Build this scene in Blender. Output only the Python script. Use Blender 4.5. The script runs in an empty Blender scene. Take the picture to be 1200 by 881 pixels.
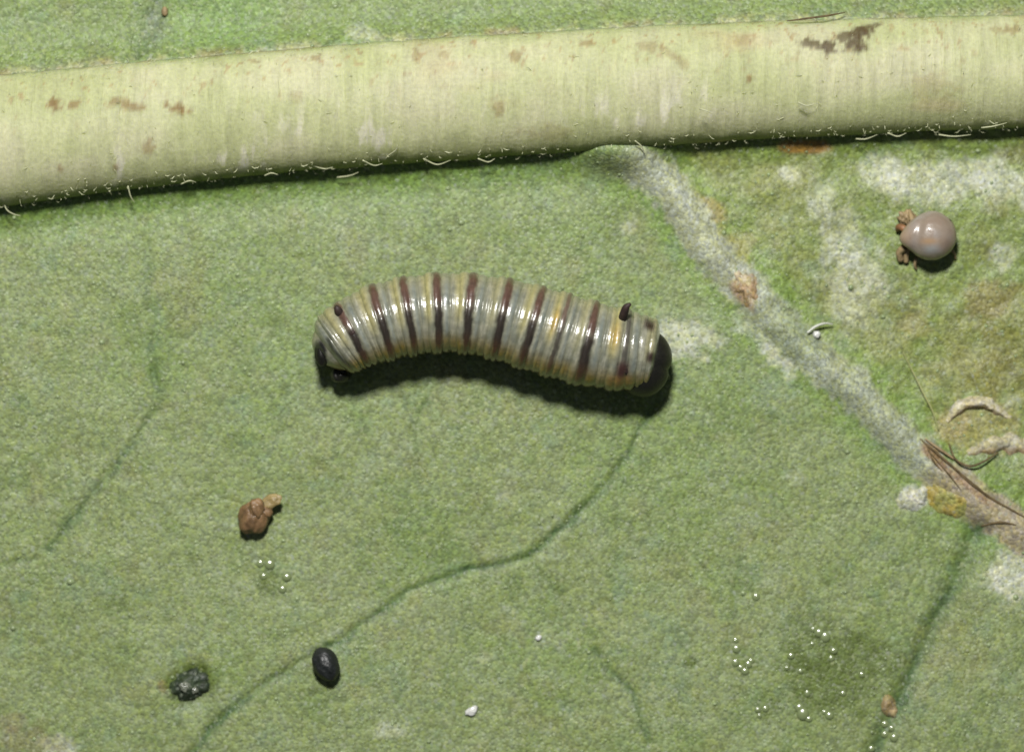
import bpy, math, random
import numpy as np
random.seed(7); rng = np.random.default_rng(11)
S = bpy.context.scene
# 1 Blender unit = 1 millimetre (macro subject: a caterpillar about 4 mm long)
S.unit_settings.system = 'METRIC'; S.unit_settings.scale_length = 0.001; S.unit_settings.length_unit = 'MILLIMETERS'
# ------------------------------------------------------------------ camera, light, exposure
CAMD = 60.0
cd = bpy.data.cameras.new('camera'); cam = bpy.data.objects.new('camera', cd); S.collection.objects.link(cam)
cam.location = (0, 0, CAMD); cd.sensor_width = 36; cd.lens = 36*CAMD/12.0
cd.clip_start = 1; cd.clip_end = 500
cd.dof.use_dof = True; cd.dof.focus_distance = CAMD-0.62; cd.dof.aperture_fstop = 0.075
S.camera = cam
w = bpy.data.worlds.new('World'); S.world = w; w.use_nodes = True
w.node_tree.nodes['Background'].inputs[0].default_value = (0.8, 0.9, 1.0, 1)
w.node_tree.nodes['Background'].inputs[1].default_value = 0.11
ld = bpy.data.lights.new('flash', 'AREA'); ld.shape = 'DISK'; ld.size = 8.5; ld.energy = 61000; ld.color = (1.0, 0.985, 0.95)
fl = bpy.data.objects.new('flash', ld); S.collection.objects.link(fl)
th = math.radians(29); FD = 58.0
fl.location = (-3.5, FD*math.sin(th), FD*math.cos(th))
from mathutils import Vector
fl.rotation_euler = (Vector((0, 0, 0))-fl.location).to_track_quat('-Z', 'Y').to_euler()
S.view_settings.view_transform = 'Standard'; S.view_settings.look = 'None'
S.view_settings.exposure = 0; S.view_settings.gamma = 1
S.render.engine = 'CYCLES'

# ------------------------------------------------------------------ helpers
def lin(c):                                   # sRGB 0-255 as seen -> albedo
    c = np.asarray(c, float)/255.0
    return np.where(c <= .04045, c/12.92, ((c+.055)/1.055)**2.4)*0.6
def P(px, py, z=0.0):                         # photograph pixel + height -> point
    k = (CAMD-z)/CAMD
    return ((px-600)/100.0*k, (440.5-py)/100.0*k, z)
def PX(x, y): return x*100+600, 440.5-y*100   # on the leaf plane
def hsh(i, j, s):
    n = np.sin(i*127.1+j*311.7+s*74.7)*43758.5453
    return n-np.floor(n)
def vnoise(x, y, s=0):
    xi = np.floor(x); yi = np.floor(y); fx = x-xi; fy = y-yi
    fx = fx*fx*(3-2*fx); fy = fy*fy*(3-2*fy)
    a = hsh(xi, yi, s); b = hsh(xi+1, yi, s); c = hsh(xi, yi+1, s); d = hsh(xi+1, yi+1, s)
    return (a*(1-fx)+b*fx)*(1-fy)+(c*(1-fx)+d*fx)*fy
def fbm(x, y, s=0, o=4):
    v = 0; a = .5; t = 0
    for k in range(o):
        v = v+a*vnoise(x*2**k+17.3*k, y*2**k-9.1*k, s+k*3.7); t += a; a *= .55
    return v/t
def sst(a, b, x):
    t = np.clip((x-a)/(b-a), 0, 1); return t*t*(3-2*t)
def mix(c, col, m):
    m = np.clip(m, 0, 1)[..., None]; return c*(1-m)+lin(col)*m
def dseg(px, py, pts):                        # distance to polyline and parameter 0..1
    best = np.full(px.shape, 1e9); par = np.zeros(px.shape); n = len(pts)-1
    for i in range(n):
        ax, ay = pts[i][:2]; bx, by = pts[i+1][:2]; dx, dy = bx-ax, by-ay
        t = np.clip(((px-ax)*dx+(py-ay)*dy)/(dx*dx+dy*dy), 0, 1)
        d = np.hypot(px-ax-t*dx, py-ay-t*dy); k = d < best
        best = np.where(k, d, best); par = np.where(k, (i+t)/n, par)
    return best, par
def catmull(pts, n):
    p = np.asarray(pts, float); q = np.vstack([2*p[0]-p[1], p, 2*p[-1]-p[-2]]); m = len(p)-1
    out = []
    for k in range(n):
        u = k/(n-1)*m; i = min(int(u), m-1); t = u-i
        a, b, c, d = q[i], q[i+1], q[i+2], q[i+3]
        out.append(.5*((2*b)+(-a+c)*t+(2*a-5*b+4*c-d)*t*t+(-a+3*b-3*c+d)*t**3))
    return np.array(out)
def grid_mesh(name, V, nu, nv, cols=None, wrap=False, smooth=True, extra=None):
    """V: (nu*nv,3) rows of nv; quads between rows (wrap closes each row)."""
    i = np.arange(nu-1)[:, None]; j = np.arange(nv if wrap else nv-1)[None, :]
    j2 = (j+1) % nv
    F = np.stack([i*nv+j, i*nv+j2, (i+1)*nv+j2, (i+1)*nv+j], -1).reshape(-1, 4)
    if extra is not None: F = np.vstack([F, extra])
    return poly_mesh(name, V, F, cols, smooth)
def poly_mesh(name, V, F, cols=None, smooth=True):
    V = np.asarray(V, float); F = np.asarray(F, int); k = F.shape[1]
    me = bpy.data.meshes.new(name); me.vertices.add(len(V)); me.vertices.foreach_set('co', V.astype(np.float32).ravel())
    me.loops.add(F.size); me.loops.foreach_set('vertex_index', F.astype(np.int32).ravel())
    me.polygons.add(len(F)); me.polygons.foreach_set('loop_start', np.arange(0, F.size, k, dtype=np.int32))
    me.update(calc_edges=True); me.validate()
    if smooth: me.polygons.foreach_set('use_smooth', np.ones(len(me.polygons), bool))
    if cols is not None:
        a = me.color_attributes.new('Col', 'FLOAT_COLOR', 'POINT')
        a.data.foreach_set('color', np.hstack([cols, np.ones((len(cols), 1))]).astype(np.float32).ravel())
    return me
def obj(name, me, mat=None, parent=None, loc=None, label=None, cat=None, group=None, kind=None):
    o = bpy.data.objects.new(name, me); S.collection.objects.link(o)
    if mat and me is not None and not me.materials: me.materials.append(mat)
    if parent is not None: o.parent = parent
    if loc is not None: o.location = loc
    if label: o['label'] = label
    if cat: o['category'] = cat
    if group: o['group'] = group
    if kind: o['kind'] = kind
    return o
def tube_mesh(name, pts, rad, n=8, flat=1.0, seg=24, cols=None):
    c = catmull(pts, seg); r = np.interp(np.linspace(0, 1, seg), np.linspace(0, 1, len(rad)), rad)
    T = np.gradient(c, axis=0); T /= np.linalg.norm(T, axis=1)[:, None]+1e-9
    up = np.array([0, 0, 1.0]); N = np.cross(up, T); l = np.linalg.norm(N, axis=1)[:, None]
    N = np.where(l < 1e-3, np.array([[1.0, 0, 0]]), N/np.maximum(l, 1e-6)); B = np.cross(T, N)
    a = np.linspace(0, 2*math.pi, n, endpoint=False)
    V = c[:, None]+N[:, None]*(np.cos(a)[None, :, None]*r[:, None, None])+B[:, None]*(np.sin(a)[None, :, None]*r[:, None, None]*flat)
    V = V.reshape(-1, 3); k = len(V); V = np.vstack([V, c[:1], c[-1:]])
    ex = [[k, (j+1) % n, j, j] for j in range(n)]; e0 = (seg-1)*n
    q = [[i*n+j, i*n+(j+1) % n, (i+1)*n+(j+1) % n, (i+1)*n+j] for i in range(seg-1) for j in range(n)]
    me = bpy.data.meshes.new(name)
    me.from_pydata([tuple(v) for v in V], [], q+[[k, (j+1) % n, j] for j in range(n)]+[[k+1, e0+j, e0+(j+1) % n] for j in range(n)])
    me.polygons.foreach_set('use_smooth', np.ones(len(me.polygons), bool))
    return me
def ball(nu=14, nv=20):                       # unit sphere points, faces
    V = []; 
    th_ = np.linspace(0, math.pi, nu); ph = np.linspace(0, 2*math.pi, nv, endpoint=False)
    V = np.stack([np.sin(th_)[:, None]*np.cos(ph), np.sin(th_)[:, None]*np.sin(ph), np.cos(th_)[:, None]*np.ones(nv)], -1).reshape(-1, 3)
    return V
def ball_mesh(name, fn, nu=14, nv=20, colfn=None):
    V = ball(nu, nv); W = fn(V)
    cols = None if colfn is None else colfn(V, W)
    F = [[i*nv+j, (i+1)*nv+j, (i+1)*nv+(j+1) % nv, i*nv+(j+1) % nv] for i in range(nu-1) for j in range(nv)]
    # collapse poles
    me = bpy.data.meshes.new(name); faces = []
    for f in F:
        g = []
        for v in f:
            if v < nv: v = 0
            elif v >= (nu-1)*nv: v = (nu-1)*nv
            if v not in g: g.append(v)
        faces.append(g)
    used = sorted({v for f in faces for v in f}); mp = {v: i for i, v in enumerate(used)}
    me.from_pydata([tuple(W[v]) for v in used], [], [[mp[v] for v in f] for f in faces])
    me.polygons.foreach_set('use_smooth', np.ones(len(me.polygons), bool))
    if cols is not None:
        a = me.color_attributes.new('Col', 'FLOAT_COLOR', 'POINT')
        c = np.hstack([cols[used], np.ones((len(used), 1))]); a.data.foreach_set('color', c.astype(np.float32).ravel())
    return me
def n3(V, f, s):                               # cheap 3-D lumpiness
    return (vnoise(V[:, 0]*f+V[:, 2]*f*.7, V[:, 1]*f-V[:, 2]*f*.6, s)+vnoise(V[:, 2]*f+3, V[:, 0]*f+V[:, 1]*f*.5, s+5))-1

# ------------------------------------------------------------------ materials
def new_mat(name):
    m = bpy.data.materials.new(name); m.use_nodes = True
    return m, m.node_tree.nodes, m.node_tree.links, m.node_tree.nodes['Principled BSDF']
def nd(N, t, **k):
    n = N.new(t)
    for a, b in k.items(): setattr(n, a, b)
    return n
def plain(name, rgb, rough=.5, spec=.5, noise=.25, nscale=12, bump=.0, coat=0, sss=0, trans=0):
    m, N, L, B = new_mat(name)
    tc = nd(N, 'ShaderNodeTexCoord'); nz = nd(N, 'ShaderNodeTexNoise'); nz.inputs['Scale'].default_value = nscale; nz.inputs['Detail'].default_value = 5
    L.new(tc.outputs['Object'], nz.inputs['Vector'])
    r = nd(N, 'ShaderNodeValToRGB'); c = lin(rgb)
    r.color_ramp.elements[0].position = .3; r.color_ramp.elements[1].position = .7
    r.color_ramp.elements[0].color = (*np.clip(c*(1-noise), 0, 1), 1); r.color_ramp.elements[1].color = (*np.clip(c*(1+noise), 0, 1), 1)
    L.new(nz.outputs['Fac'], r.inputs[0]); L.new(r.outputs[0], B.inputs['Base Color'])
    B.inputs['Roughness'].default_value = rough; B.inputs['Specular IOR Level'].default_value = spec
    B.inputs['Coat Weight'].default_value = coat; B.inputs['Coat Roughness'].default_value = .12
    B.inputs['Transmission Weight'].default_value = trans
    if sss: B.inputs['Subsurface Weight'].default_value = sss; B.inputs['Subsurface Scale'].default_value = .1; B.inputs['Subsurface Radius'].default_value = (1, .8, .5)
    if bump:
        b = nd(N, 'ShaderNodeBump'); b.inputs['Strength'].default_value = bump; b.inputs['Distance'].default_value = .02
        L.new(nz.outputs['Fac'], b.inputs['Height']); L.new(b.outputs[0], B.inputs['Normal'])
    return m
def attr_mat(name, rough=.5, spec=.5): 
    m, N, L, B = new_mat(name)
    a = nd(N, 'ShaderNodeVertexColor'); a.layer_name = 'Col'
    B.inputs['Roughness'].default_value = rough; B.inputs['Specular IOR Level'].default_value = spec
    return m, N, L, B, a
def leaf_mat():
    m, N, L, B, a = attr_mat('leaf_skin', .5, .4)
    tc = nd(N, 'ShaderNodeTexCoord')
    v = nd(N, 'ShaderNodeTexVoronoi'); v.inputs['Scale'].default_value = 30; L.new(tc.outputs['Object'], v.inputs['Vector'])
    bw = nd(N, 'ShaderNodeSeparateColor'); L.new(v.outputs['Color'], bw.inputs[0])
    n1 = nd(N, 'ShaderNodeTexNoise'); n1.inputs['Scale'].default_value = 19; n1.inputs['Detail'].default_value = 3; n1.inputs['Roughness'].default_value = .7
    L.new(tc.outputs['Object'], n1.inputs['Vector'])
    n2 = nd(N, 'ShaderNodeTexNoise'); n2.inputs['Scale'].default_value = 5; n2.inputs['Detail'].default_value = 3
    L.new(tc.outputs['Object'], n2.inputs['Vector'])
    # cell to cell value
    mr = nd(N, 'ShaderNodeMapRange'); mr.inputs[1].default_value = 0; mr.inputs[2].default_value = 1; mr.inputs[3].default_value = .7; mr.inputs[4].default_value = 1.3
    L.new(bw.outputs[0], mr.inputs[0])
    mr2 = nd(N, 'ShaderNodeMapRange'); mr2.inputs[1].default_value = .3; mr2.inputs[2].default_value = .7; mr2.inputs[3].default_value = .78; mr2.inputs[4].default_value = 1.22
    L.new(n1.outputs['Fac'], mr2.inputs[0])
    mu = nd(N, 'ShaderNodeMath', operation='MULTIPLY'); L.new(mr.outputs[0], mu.inputs[0]); L.new(mr2.outputs[0], mu.inputs[1])
    vm = nd(N, 'ShaderNodeVectorMath', operation='SCALE'); L.new(a.outputs['Color'], vm.inputs[0]); L.new(mu.outputs[0], vm.inputs['Scale'])
    gl = nd(N, 'ShaderNodeMapRange'); gl.inputs[1].default_value = .86; gl.inputs[2].default_value = 1.0; gl.inputs[3].default_value = 0; gl.inputs[4].default_value = .34; L.new(bw.outputs[2], gl.inputs[0])  # scattered cells painted paler as tiny glints
    gm = nd(N, 'ShaderNodeMix', data_type='RGBA'); gm.inputs[7].default_value = (*lin((206, 214, 190)), 1); L.new(gl.outputs[0], gm.inputs[0]); L.new(vm.outputs[0], gm.inputs[6])
    # hue drift: yellower cells and bluish grey, waxy cells
    hm = nd(N, 'ShaderNodeMix', data_type='RGBA', blend_type='MULTIPLY'); hm.inputs[0].default_value = 1
    rp = nd(N, 'ShaderNodeValToRGB'); e = rp.color_ramp.elements
    e[0].position = .25; e[0].color = (1.01, .98, .72, 1); e[1].position = .8; e[1].color = (.98, .98, 1.18, 1)
    ad = nd(N, 'ShaderNodeMath', operation='MULTIPLY_ADD'); ad.inputs[1].default_value = .5
    h2 = nd(N, 'ShaderNodeMath', operation='MULTIPLY'); h2.inputs[1].default_value = .5; L.new(n2.outputs['Fac'], h2.inputs[0])
    L.new(bw.outputs[1], ad.inputs[0]); L.new(h2.outputs[0], ad.inputs[2]); L.new(ad.outputs[0], rp.inputs[0])
    L.new(gm.outputs[2], hm.inputs[6]); L.new(rp.outputs[0], hm.inputs[7])
    L.new(hm.outputs[2], B.inputs['Base Color'])
    # papillate relief
    b1 = nd(N, 'ShaderNodeBump'); b1.inputs['Strength'].default_value = .42; b1.inputs['Distance'].default_value = .012; b1.invert = True
    L.new(v.outputs['Distance'], b1.inputs['Height'])
    b2 = nd(N, 'ShaderNodeBump'); b2.inputs['Strength'].default_value = .27; b2.inputs['Distance'].default_value = .03
    L.new(n1.outputs['Fac'], b2.inputs['Height']); L.new(b1.outputs[0], b2.inputs['Normal']); L.new(b2.outputs[0], B.inputs['Normal'])
    rr = nd(N, 'ShaderNodeMapRange'); rr.inputs[3].default_value = .42; rr.inputs[4].default_value = .7; L.new(bw.outputs[2], rr.inputs[0]); L.new(rr.outputs[0], B.inputs['Roughness'])
    return m
LEAF = leaf_mat()
def rib_mat():
    m, N, L, B, a = attr_mat('midrib_skin', .62, .28)
    tc = nd(N, 'ShaderNodeTexCoord'); mp = nd(N, 'ShaderNodeMapping'); mp.inputs['Scale'].default_value = (11, 1.3, 1.3); L.new(tc.outputs['Object'], mp.inputs[0])
    n1 = nd(N, 'ShaderNodeTexNoise'); n1.inputs['Scale'].default_value = 1; n1.inputs['Detail'].default_value = 3; L.new(mp.outputs[0], n1.inputs['Vector'])
    n2 = nd(N, 'ShaderNodeTexNoise'); n2.inputs['Scale'].default_value = 22; n2.inputs['Detail'].default_value = 4; L.new(tc.outputs['Object'], n2.inputs['Vector'])
    r1 = nd(N, 'ShaderNodeMapRange'); r1.inputs[1].default_value = .3; r1.inputs[2].default_value = .7; r1.inputs[3].default_value = .9; r1.inputs[4].default_value = 1.08; L.new(n1.outputs['Fac'], r1.inputs[0])
    r2 = nd(N, 'ShaderNodeMapRange'); r2.inputs[1].default_value = .3; r2.inputs[2].default_value = .7; r2.inputs[3].default_value = .9; r2.inputs[4].default_value = 1.1; L.new(n2.outputs['Fac'], r2.inputs[0])
    mu = nd(N, 'ShaderNodeMath', operation='MULTIPLY'); L.new(r1.outputs[0], mu.inputs[0]); L.new(r2.outputs[0], mu.inputs[1])
    vm = nd(N, 'ShaderNodeVectorMath', operation='SCALE'); L.new(a.outputs['Color'], vm.inputs[0]); L.new(mu.outputs[0], vm.inputs['Scale']); L.new(vm.outputs[0], B.inputs['Base Color'])
    b1 = nd(N, 'ShaderNodeBump'); b1.inputs['Strength'].default_value = .7; b1.inputs['Distance'].default_value = .06; L.new(n1.outputs['Fac'], b1.inputs['Height'])
    b2 = nd(N, 'ShaderNodeBump'); b2.inputs['Strength'].default_value = .5; b2.inputs['Distance'].default_value = .02; L.new(n2.outputs['Fac'], b2.inputs['Height'])
    L.new(b1.outputs[0], b2.inputs['Normal']); L.new(b2.outputs[0], B.inputs['Normal'])
    B.inputs['Subsurface Weight'].default_value = .7; B.inputs['Subsurface Scale'].default_value = .32; B.inputs['Subsurface Radius'].default_value = (.9, 1, .35)
    return m
def cat_mat():
    m, N, L, B, a = attr_mat('caterpillar_skin', .3, .5)
    tc = nd(N, 'ShaderNodeTexCoord')
    n2 = nd(N, 'ShaderNodeTexNoise'); n2.inputs['Scale'].default_value = 16; n2.inputs['Detail'].default_value = 4; L.new(tc.outputs['Object'], n2.inputs['Vector'])
    r2 = nd(N, 'ShaderNodeMapRange'); r2.inputs[1].default_value = .3; r2.inputs[2].default_value = .7; r2.inputs[3].default_value = .8; r2.inputs[4].default_value = 1.18; L.new(n2.outputs['Fac'], r2.inputs[0])
    vm = nd(N, 'ShaderNodeVectorMath', operation='SCALE'); L.new(a.outputs['Color'], vm.inputs[0]); L.new(r2.outputs[0], vm.inputs['Scale']); L.new(vm.outputs[0], B.inputs['Base Color'])
    b2 = nd(N, 'ShaderNodeBump'); b2.inputs['Strength'].default_value = .35; b2.inputs['Distance'].default_value = .02; L.new(n2.outputs['Fac'], b2.inputs['Height']); L.new(b2.outputs[0], B.inputs['Normal'])
    B.inputs['Subsurface Weight'].default_value = .3; B.inputs['Subsurface Scale'].default_value = .06; B.inputs['Subsurface Radius'].default_value = (1, .9, .6)
    B.inputs['Coat Weight'].default_value = .55; B.inputs['Coat Roughness'].default_value = .13
    L.new(b2.outputs[0], B.inputs['Coat Normal'])
    return m
RIB = rib_mat(); CATM = cat_mat()
BLACKM = plain('black_horn', (30, 29, 23), .42, .4, .3, 20, .25)
HAIRM = plain('pale_hair', (204, 206, 166), .5, .3, .1)
WAXM = plain('papilla_wax', (150, 166, 118), .3, .5, .25, 9)
DROPM = plain('honeydew', (134, 148, 98), .27, 1.0, .1, 20, coat=1)

# ------------------------------------------------------------------ the leaf: height and pigment fields
MIDC = [(-260, 190), (0, 166), (150, 148), (300, 134), (450, 121), (600, 112), (750, 103), (900, 94), (1200, 84), (1460, 77)]
MIDW = [(-260, 80), (0, 77), (150, 74), (300, 72), (600, 72), (750, 71), (900, 69), (1200, 66), (1460, 64)]
mcx, mcy = zip(*MIDC); mwx, mww = zip(*MIDW)
def mid_y(px): return np.interp(px, mcx, mcy)
def mid_w(px): return np.interp(px, mwx, mww)
SV = [(700, 175), (748, 195), (775, 210), (800, 242), (830, 290), (870, 335), (920, 388), (960, 422), (1000, 457), (1040, 497), (1080, 535), (1110, 562), (1150, 592), (1200, 625), (1300, 690), (1400, 745)]
DARKV = [  # dark thin veins: points, half width, depth strength
    ([(768, 470), (740, 527), (715, 562), (690, 590), (650, 626), (620, 652), (590, 661), (545, 668), (510, 681), (480, 692), (440, 721), (405, 746), (365, 769), (310, 801), (270, 831), (240, 861), (205, 900), (150, 960)], 5.0, 1.0),
    ([(618, 655), (650, 690), (690, 745)], 4, .35),
    ([(697, 762), (718, 790), (742, 812), (754, 843), (760, 870)], 5, .75),
    ([(172, 285), (177, 380), (180, 440)], 6, .4),
    ([(180, 435), (188, 473), (168, 505), (140, 540), (104, 586), (60, 645)], 6, .75),
    ([(500, 470), (482, 512), (490, 560), (500, 605)], 5, .45),
    ([(868, 655), (858, 720), (846, 790)], 5, .4),
    ([(1145, 622), (1118, 688), (1090, 742), (1062, 805), (1040, 842), (1020, 900), (990, 980)], 11, .95),
    ([(-40, 668), (40, 655)], 5, .45), ([(1240, 730), (1180, 800), (1150, 900)], 5, .2),
    ([(190, -60), (188, 0), (172, 40), (160, 66)], 11, .55),
]
def below_mid(px, py): return py-(mid_y(px)+mid_w(px))      # >0 below lower edge
def above_mid(px, py): return (mid_y(px)-mid_w(px))-py
def right_zone(px, py):                                     # between the pale vein and the midrib
    vy = np.interp(px, [p[0] for p in SV], [p[1] for p in SV])
    return sst(-5, 30, vy-py)*sst(700, 790, px)*sst(-20, 10, below_mid(px, py))
def sv_prof(px, py):
    d, t = dseg(px, py, SV); wv = 25+5*(vnoise(px/23, py/23, 4)-.5)
    return d, t, wv
def height(x, y, ridge=True):
    px, py = PX(x, y)
    z = .10*(fbm(x*.45, y*.45, 1, 3)-.5)+.028*(fbm(x*2.2, y*2.2, 2, 3)-.5)+.010*(fbm(x*9, y*9, 3, 2)-.5)
    a = above_mid(px, py)/100; b = below_mid(px, py)/100
    z = z+.20*np.exp(-(np.maximum(a, 0)/.26)**1.2)*(a > -1.6)*(py < mid_y(px))
    lower = (py >= mid_y(px))
    z = z+.05*np.exp(-(np.maximum(b, 0)/.16)**2)*lower-.04*np.exp(-((b-.3)/.25)**2)*lower
    z = z+.20*np.exp(-((px-735)/60)**2)*np.exp(-(np.maximum(b, 0)/.34)**1.5)*lower
    rz = right_zone(px, py)
    z = z+rz*(.12*(fbm(x*1.6, y*1.6, 9, 3)-.5)+.03*(fbm(x*7, y*7, 10, 3)-.5))
    for pts, hw, st in DARKV:
        d, t = dseg(px, py, pts); z = z-.035*st*np.exp(-(d/hw)**2)*hw/6.5
    z = z-.05*np.exp(-(np.hypot(px-222, py-803)/26)**4)
    if ridge:
        d, t, wv = sv_prof(px, py); z = z+.10*np.exp(-(d/(wv*.75))**2)*(1-.35*sst(.75, 1, t))
    return z
def blob(px, py, cx, cy, rx, ry, rot=0, rag=.5, s=0, fs=14):
    c, sn = math.cos(math.radians(rot)), math.sin(math.radians(rot))
    u = ((px-cx)*c+(py-cy)*sn)/rx; v = (-(px-cx)*sn+(py-cy)*c)/ry
    r = np.hypot(u, v)+rag*1.6*(fbm(px/fs, py/fs, s+cx*.13, 4)-.5)
    return 1-sst(.55, 1.15, r)
WHITE = [(1100, 212, 75, 30, -5, .8, .75), (1035, 205, 30, 26, 0, .8, .6), (1168, 215, 34, 34, 0, .8, .6), (985, 275, 30, 38, 20, .9, .5), (1005, 320, 45, 38, 30, .9, .6), (1000, 365, 30, 30, 0, .9, .4),
    (925, 415, 38, 26, 20, .8, .9), (885, 385, 40, 20, 30, .9, .6), (805, 395, 44, 24, 12, .8, .75), (1070, 584, 20, 16, 0, .4, .95), (1182, 672, 30, 40, 0, .6, .95), (925, 203, 16, 10, 0, .7, .7),
    (962, 232, 18, 26, 20, .8, .5), (425, 40, 20, 10, 0, .7, .5), (735, 268, 10, 8, 0, .8, .4), (1180, 300, 18, 20, 0, .8, .5), (640, 748, 20, 14, 0, .9, .3), (570, 770, 16, 10, 0, .9, .3),
    (1190, 470, 16, 14, 0, .9, .3), (930, 560, 12, 10, 0, .9, .2), (455, 858, 20, 12, 0, .8, .4), (70, 872, 22, 12, 0, .8, .7), (590, 580, 10, 8, 0, .8, .3), (1225, 232, 40, 40, 0, .8, .6), (1240, 690, 35, 60, 0, .8, .7)]
BROWN = [(1165, 350, 34, 24, 0, .9, .45, (140, 122, 76)), (1190, 420, 45, 70, 0, .9, .5, (124, 120, 58)), (1130, 410, 60, 60, 0, 1, .25, (140, 130, 65)), (875, 338, 22, 15, 30, .7, .8, (178, 148, 105)), (838, 250, 28, 14, 45, .8, .6, (172, 150, 100)),
    (862, 285, 24, 18, 30, .9, .45, (165, 150, 95)), (1150, 500, 50, 35, 0, .9, .5, (165, 150, 95)), (1115, 500, 20, 20, 0, .9, .4, (170, 150, 105)), (1200, 180, 30, 14, 0, .8, .5, (110, 110, 60)),
    (1090, 535, 26, 12, 35, .8, .5, (120, 95, 60)), (1185, 610, 26, 14, 10, .8, .6, (120, 110, 65)), (940, 172, 34, 9, 0, .5, .8, (168, 122, 58)), (30, 868, 50, 18, 5, .8, .5, (135, 125, 95)), (1110, 760, 60, 40, 0, .9, .2, (140, 140, 80)),
    (12, 845, 20, 14, 0, .8, .4, (140, 125, 95)), (1072, 380, 26, 16, 0, .9, .3, (150, 130, 85)), (1165, 240, 20, 16, 0, .9, .3, (140, 130, 90)), (193, 804, 8, 9, 0, .7, .5, (130, 90, 50))]
WET = [(985, 788, 70, 54, 0, .8, .62), (950, 735, 36, 30, 0, .9, .5), (940, 800, 26, 40, 0, .9, .4), (320, 685, 22, 24, 0, .8, .5), (808, 776, 9, 9, 0, .6, .7), (898, 828, 24, 16, 0, .8, .4), (870, 778, 20, 20, 0, .8, .3), (138, 708, 16, 12, 0, .9, .3), (222, 803, 34, 28, -15, .5, .7), (375, 792, 20, 20, 0, .6, .4)]
def pigment(x, y):
    px, py = PX(x, y)
    n = fbm(x*.9, y*.9, 21, 4); n2 = fbm(x*4, y*4, 22, 3); n3_ = fbm(x*12, y*12, 23, 2)
    c = np.broadcast_to(lin((131, 147, 92)), px.shape+(3,)).copy()
    c = mix(c, (118, 144, 74), sst(.45, .75, n)*.55); c = mix(c, (142, 156, 116), sst(.5, .75, n2)*.4); c = mix(c, (106, 130, 72), sst(.55, .8, 1-n2)*.45)
    c = mix(c, (120, 143, 74), sst(-5, 20, above_mid(px, py))*.75)                      # fresher green beyond the midrib
    c = mix(c, (118, 158, 74), np.exp(-((px-265)/70)**2-((py-20)/50)**2)*.5)
    c = mix(c, (108, 142, 58), np.exp(-(np.maximum(below_mid(px, py), 0)/42)**1.5)*.85*(below_mid(px, py) > -60))  # green tone of the midrib's shadow strip painted onto the blade
    am = above_mid(px, py); c = mix(c, (176, 178, 134), np.exp(-(np.maximum(am, 0)/7)**2)*(am > -30)*sst(.4, .65, fbm(x*7, y*7, 24, 3))*.8); c = mix(c, (140, 124, 78), np.exp(-((am-2)/5)**2)*sst(.55, .7, fbm(x*4, y*4, 25, 3))*.6)
    rz = right_zone(px, py); c = mix(c, (126, 144, 70), rz*.65)
    c = mix(c, (150, 148, 92), rz*sst(.5, .7, fbm(x*1.3+4, y*1.3, 31, 3))*.45)
    d, t, wv = sv_prof(px, py)
    side = np.exp(-((d-32)/16)**2); c = mix(c, (120, 152, 66), side*.6*(t > .03)*(t < .97))
    c = mix(c, (122, 150, 70), np.exp(-((px-765)/24)**2-((py-485)/26)**2)*.5)
    c = mix(c, (132, 134, 84), sst(.6, .8, fbm(x*2.7, y*2.7, 41, 3))*.35)
    c = mix(c, (112, 140, 106), sst(.62, .8, fbm(x*3.1+9, y*3.1, 42, 3))*.35)
    for cx, cy, rx, ry, ro, rg, st in WHITE: c = mix(c, (202, 206, 186), blob(px, py, cx, cy, rx, ry, ro, rg)*st*(.55+.75*(n3_-.1)))
    for cx, cy, rx, ry, ro, rg, st, col in BROWN: c = mix(c, col, blob(px, py, cx, cy, rx, ry, ro, rg, 5)*st)
    for cx, cy, rx, ry, ro, rg, st in WET: c = mix(c, (92, 110, 42), blob(px, py, cx, cy, rx, ry, ro, rg, 8)*min(1, st*1.45))
    c = mix(c, (42, 56, 36), blob(px, py, 222, 803, 25, 19, -18, .35, 3)*.85)
    for pts, hw, st in DARKV:
        dd, tt = dseg(px+14*(fbm(x*4, y*4, 51, 3)-.5), py+14*(fbm(x*4, y*4, 52, 3)-.5), pts); dd = dd*(.75+.6*fbm(x*6, y*6, 54, 2))
        fade = .55+1.25*(fbm(x*3.5, y*3, 53, 2)-.3)
        c = mix(c, (78, 106, 60), np.exp(-(dd/hw)**2)*st*.9*fade)
    # pale side vein, mottled, browner towards its torn end
    m = (1-sst(wv*.7, wv*1.12, d+9*(n3_-.5)*2))
    pale = np.where((t < .5)[..., None], lin((184, 190, 166)), lin((166, 174, 148)))
    tint = sst(.66, .74, t)[..., None]; pale = pale*(1-tint)+lin((178, 166, 140))*tint
    dull = np.exp(-((t-.42)/.06)**2)[..., None]; pale = pale*(1-dull*.7)+lin((146, 162, 122))*dull*.7
    pale = pale*(.8+.55*(n2+n3_-.75))[..., None]
    k = (m*sst(.02, .07, t)*.92)[..., None]; c = c*(1-k)+pale*k
    c = mix(c, (140, 106, 70), blob(px, py, 1093, 533, 26, 8, 48, .7, 2)*.8); c = mix(c, (146, 116, 80), blob(px, py, 1140, 574, 40, 6, 38, .7, 3)*.7)
    c = mix(c, (178, 142, 108), blob(px, py, 873, 338, 16, 22, -20, .7, 4)*.7)
    c = mix(c, (150, 158, 122), np.exp(-((px-725)/45)**2-((py-190)/22)**2)*.6)
    c = mix(c, (118, 128, 112), np.exp(-((px-182)/14)**2-((py-28)/34)**2)*.6)
    return c
leaf = obj('milkweed_leaf', None, label='underside of a green leaf with a thick pale midrib crossing it', cat='leaf')
leaf.location = (0, 0, 0)
X0, X1, Y0, Y1, ST = -7.8, 7.8, -6.0, 6.0, .02
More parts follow.
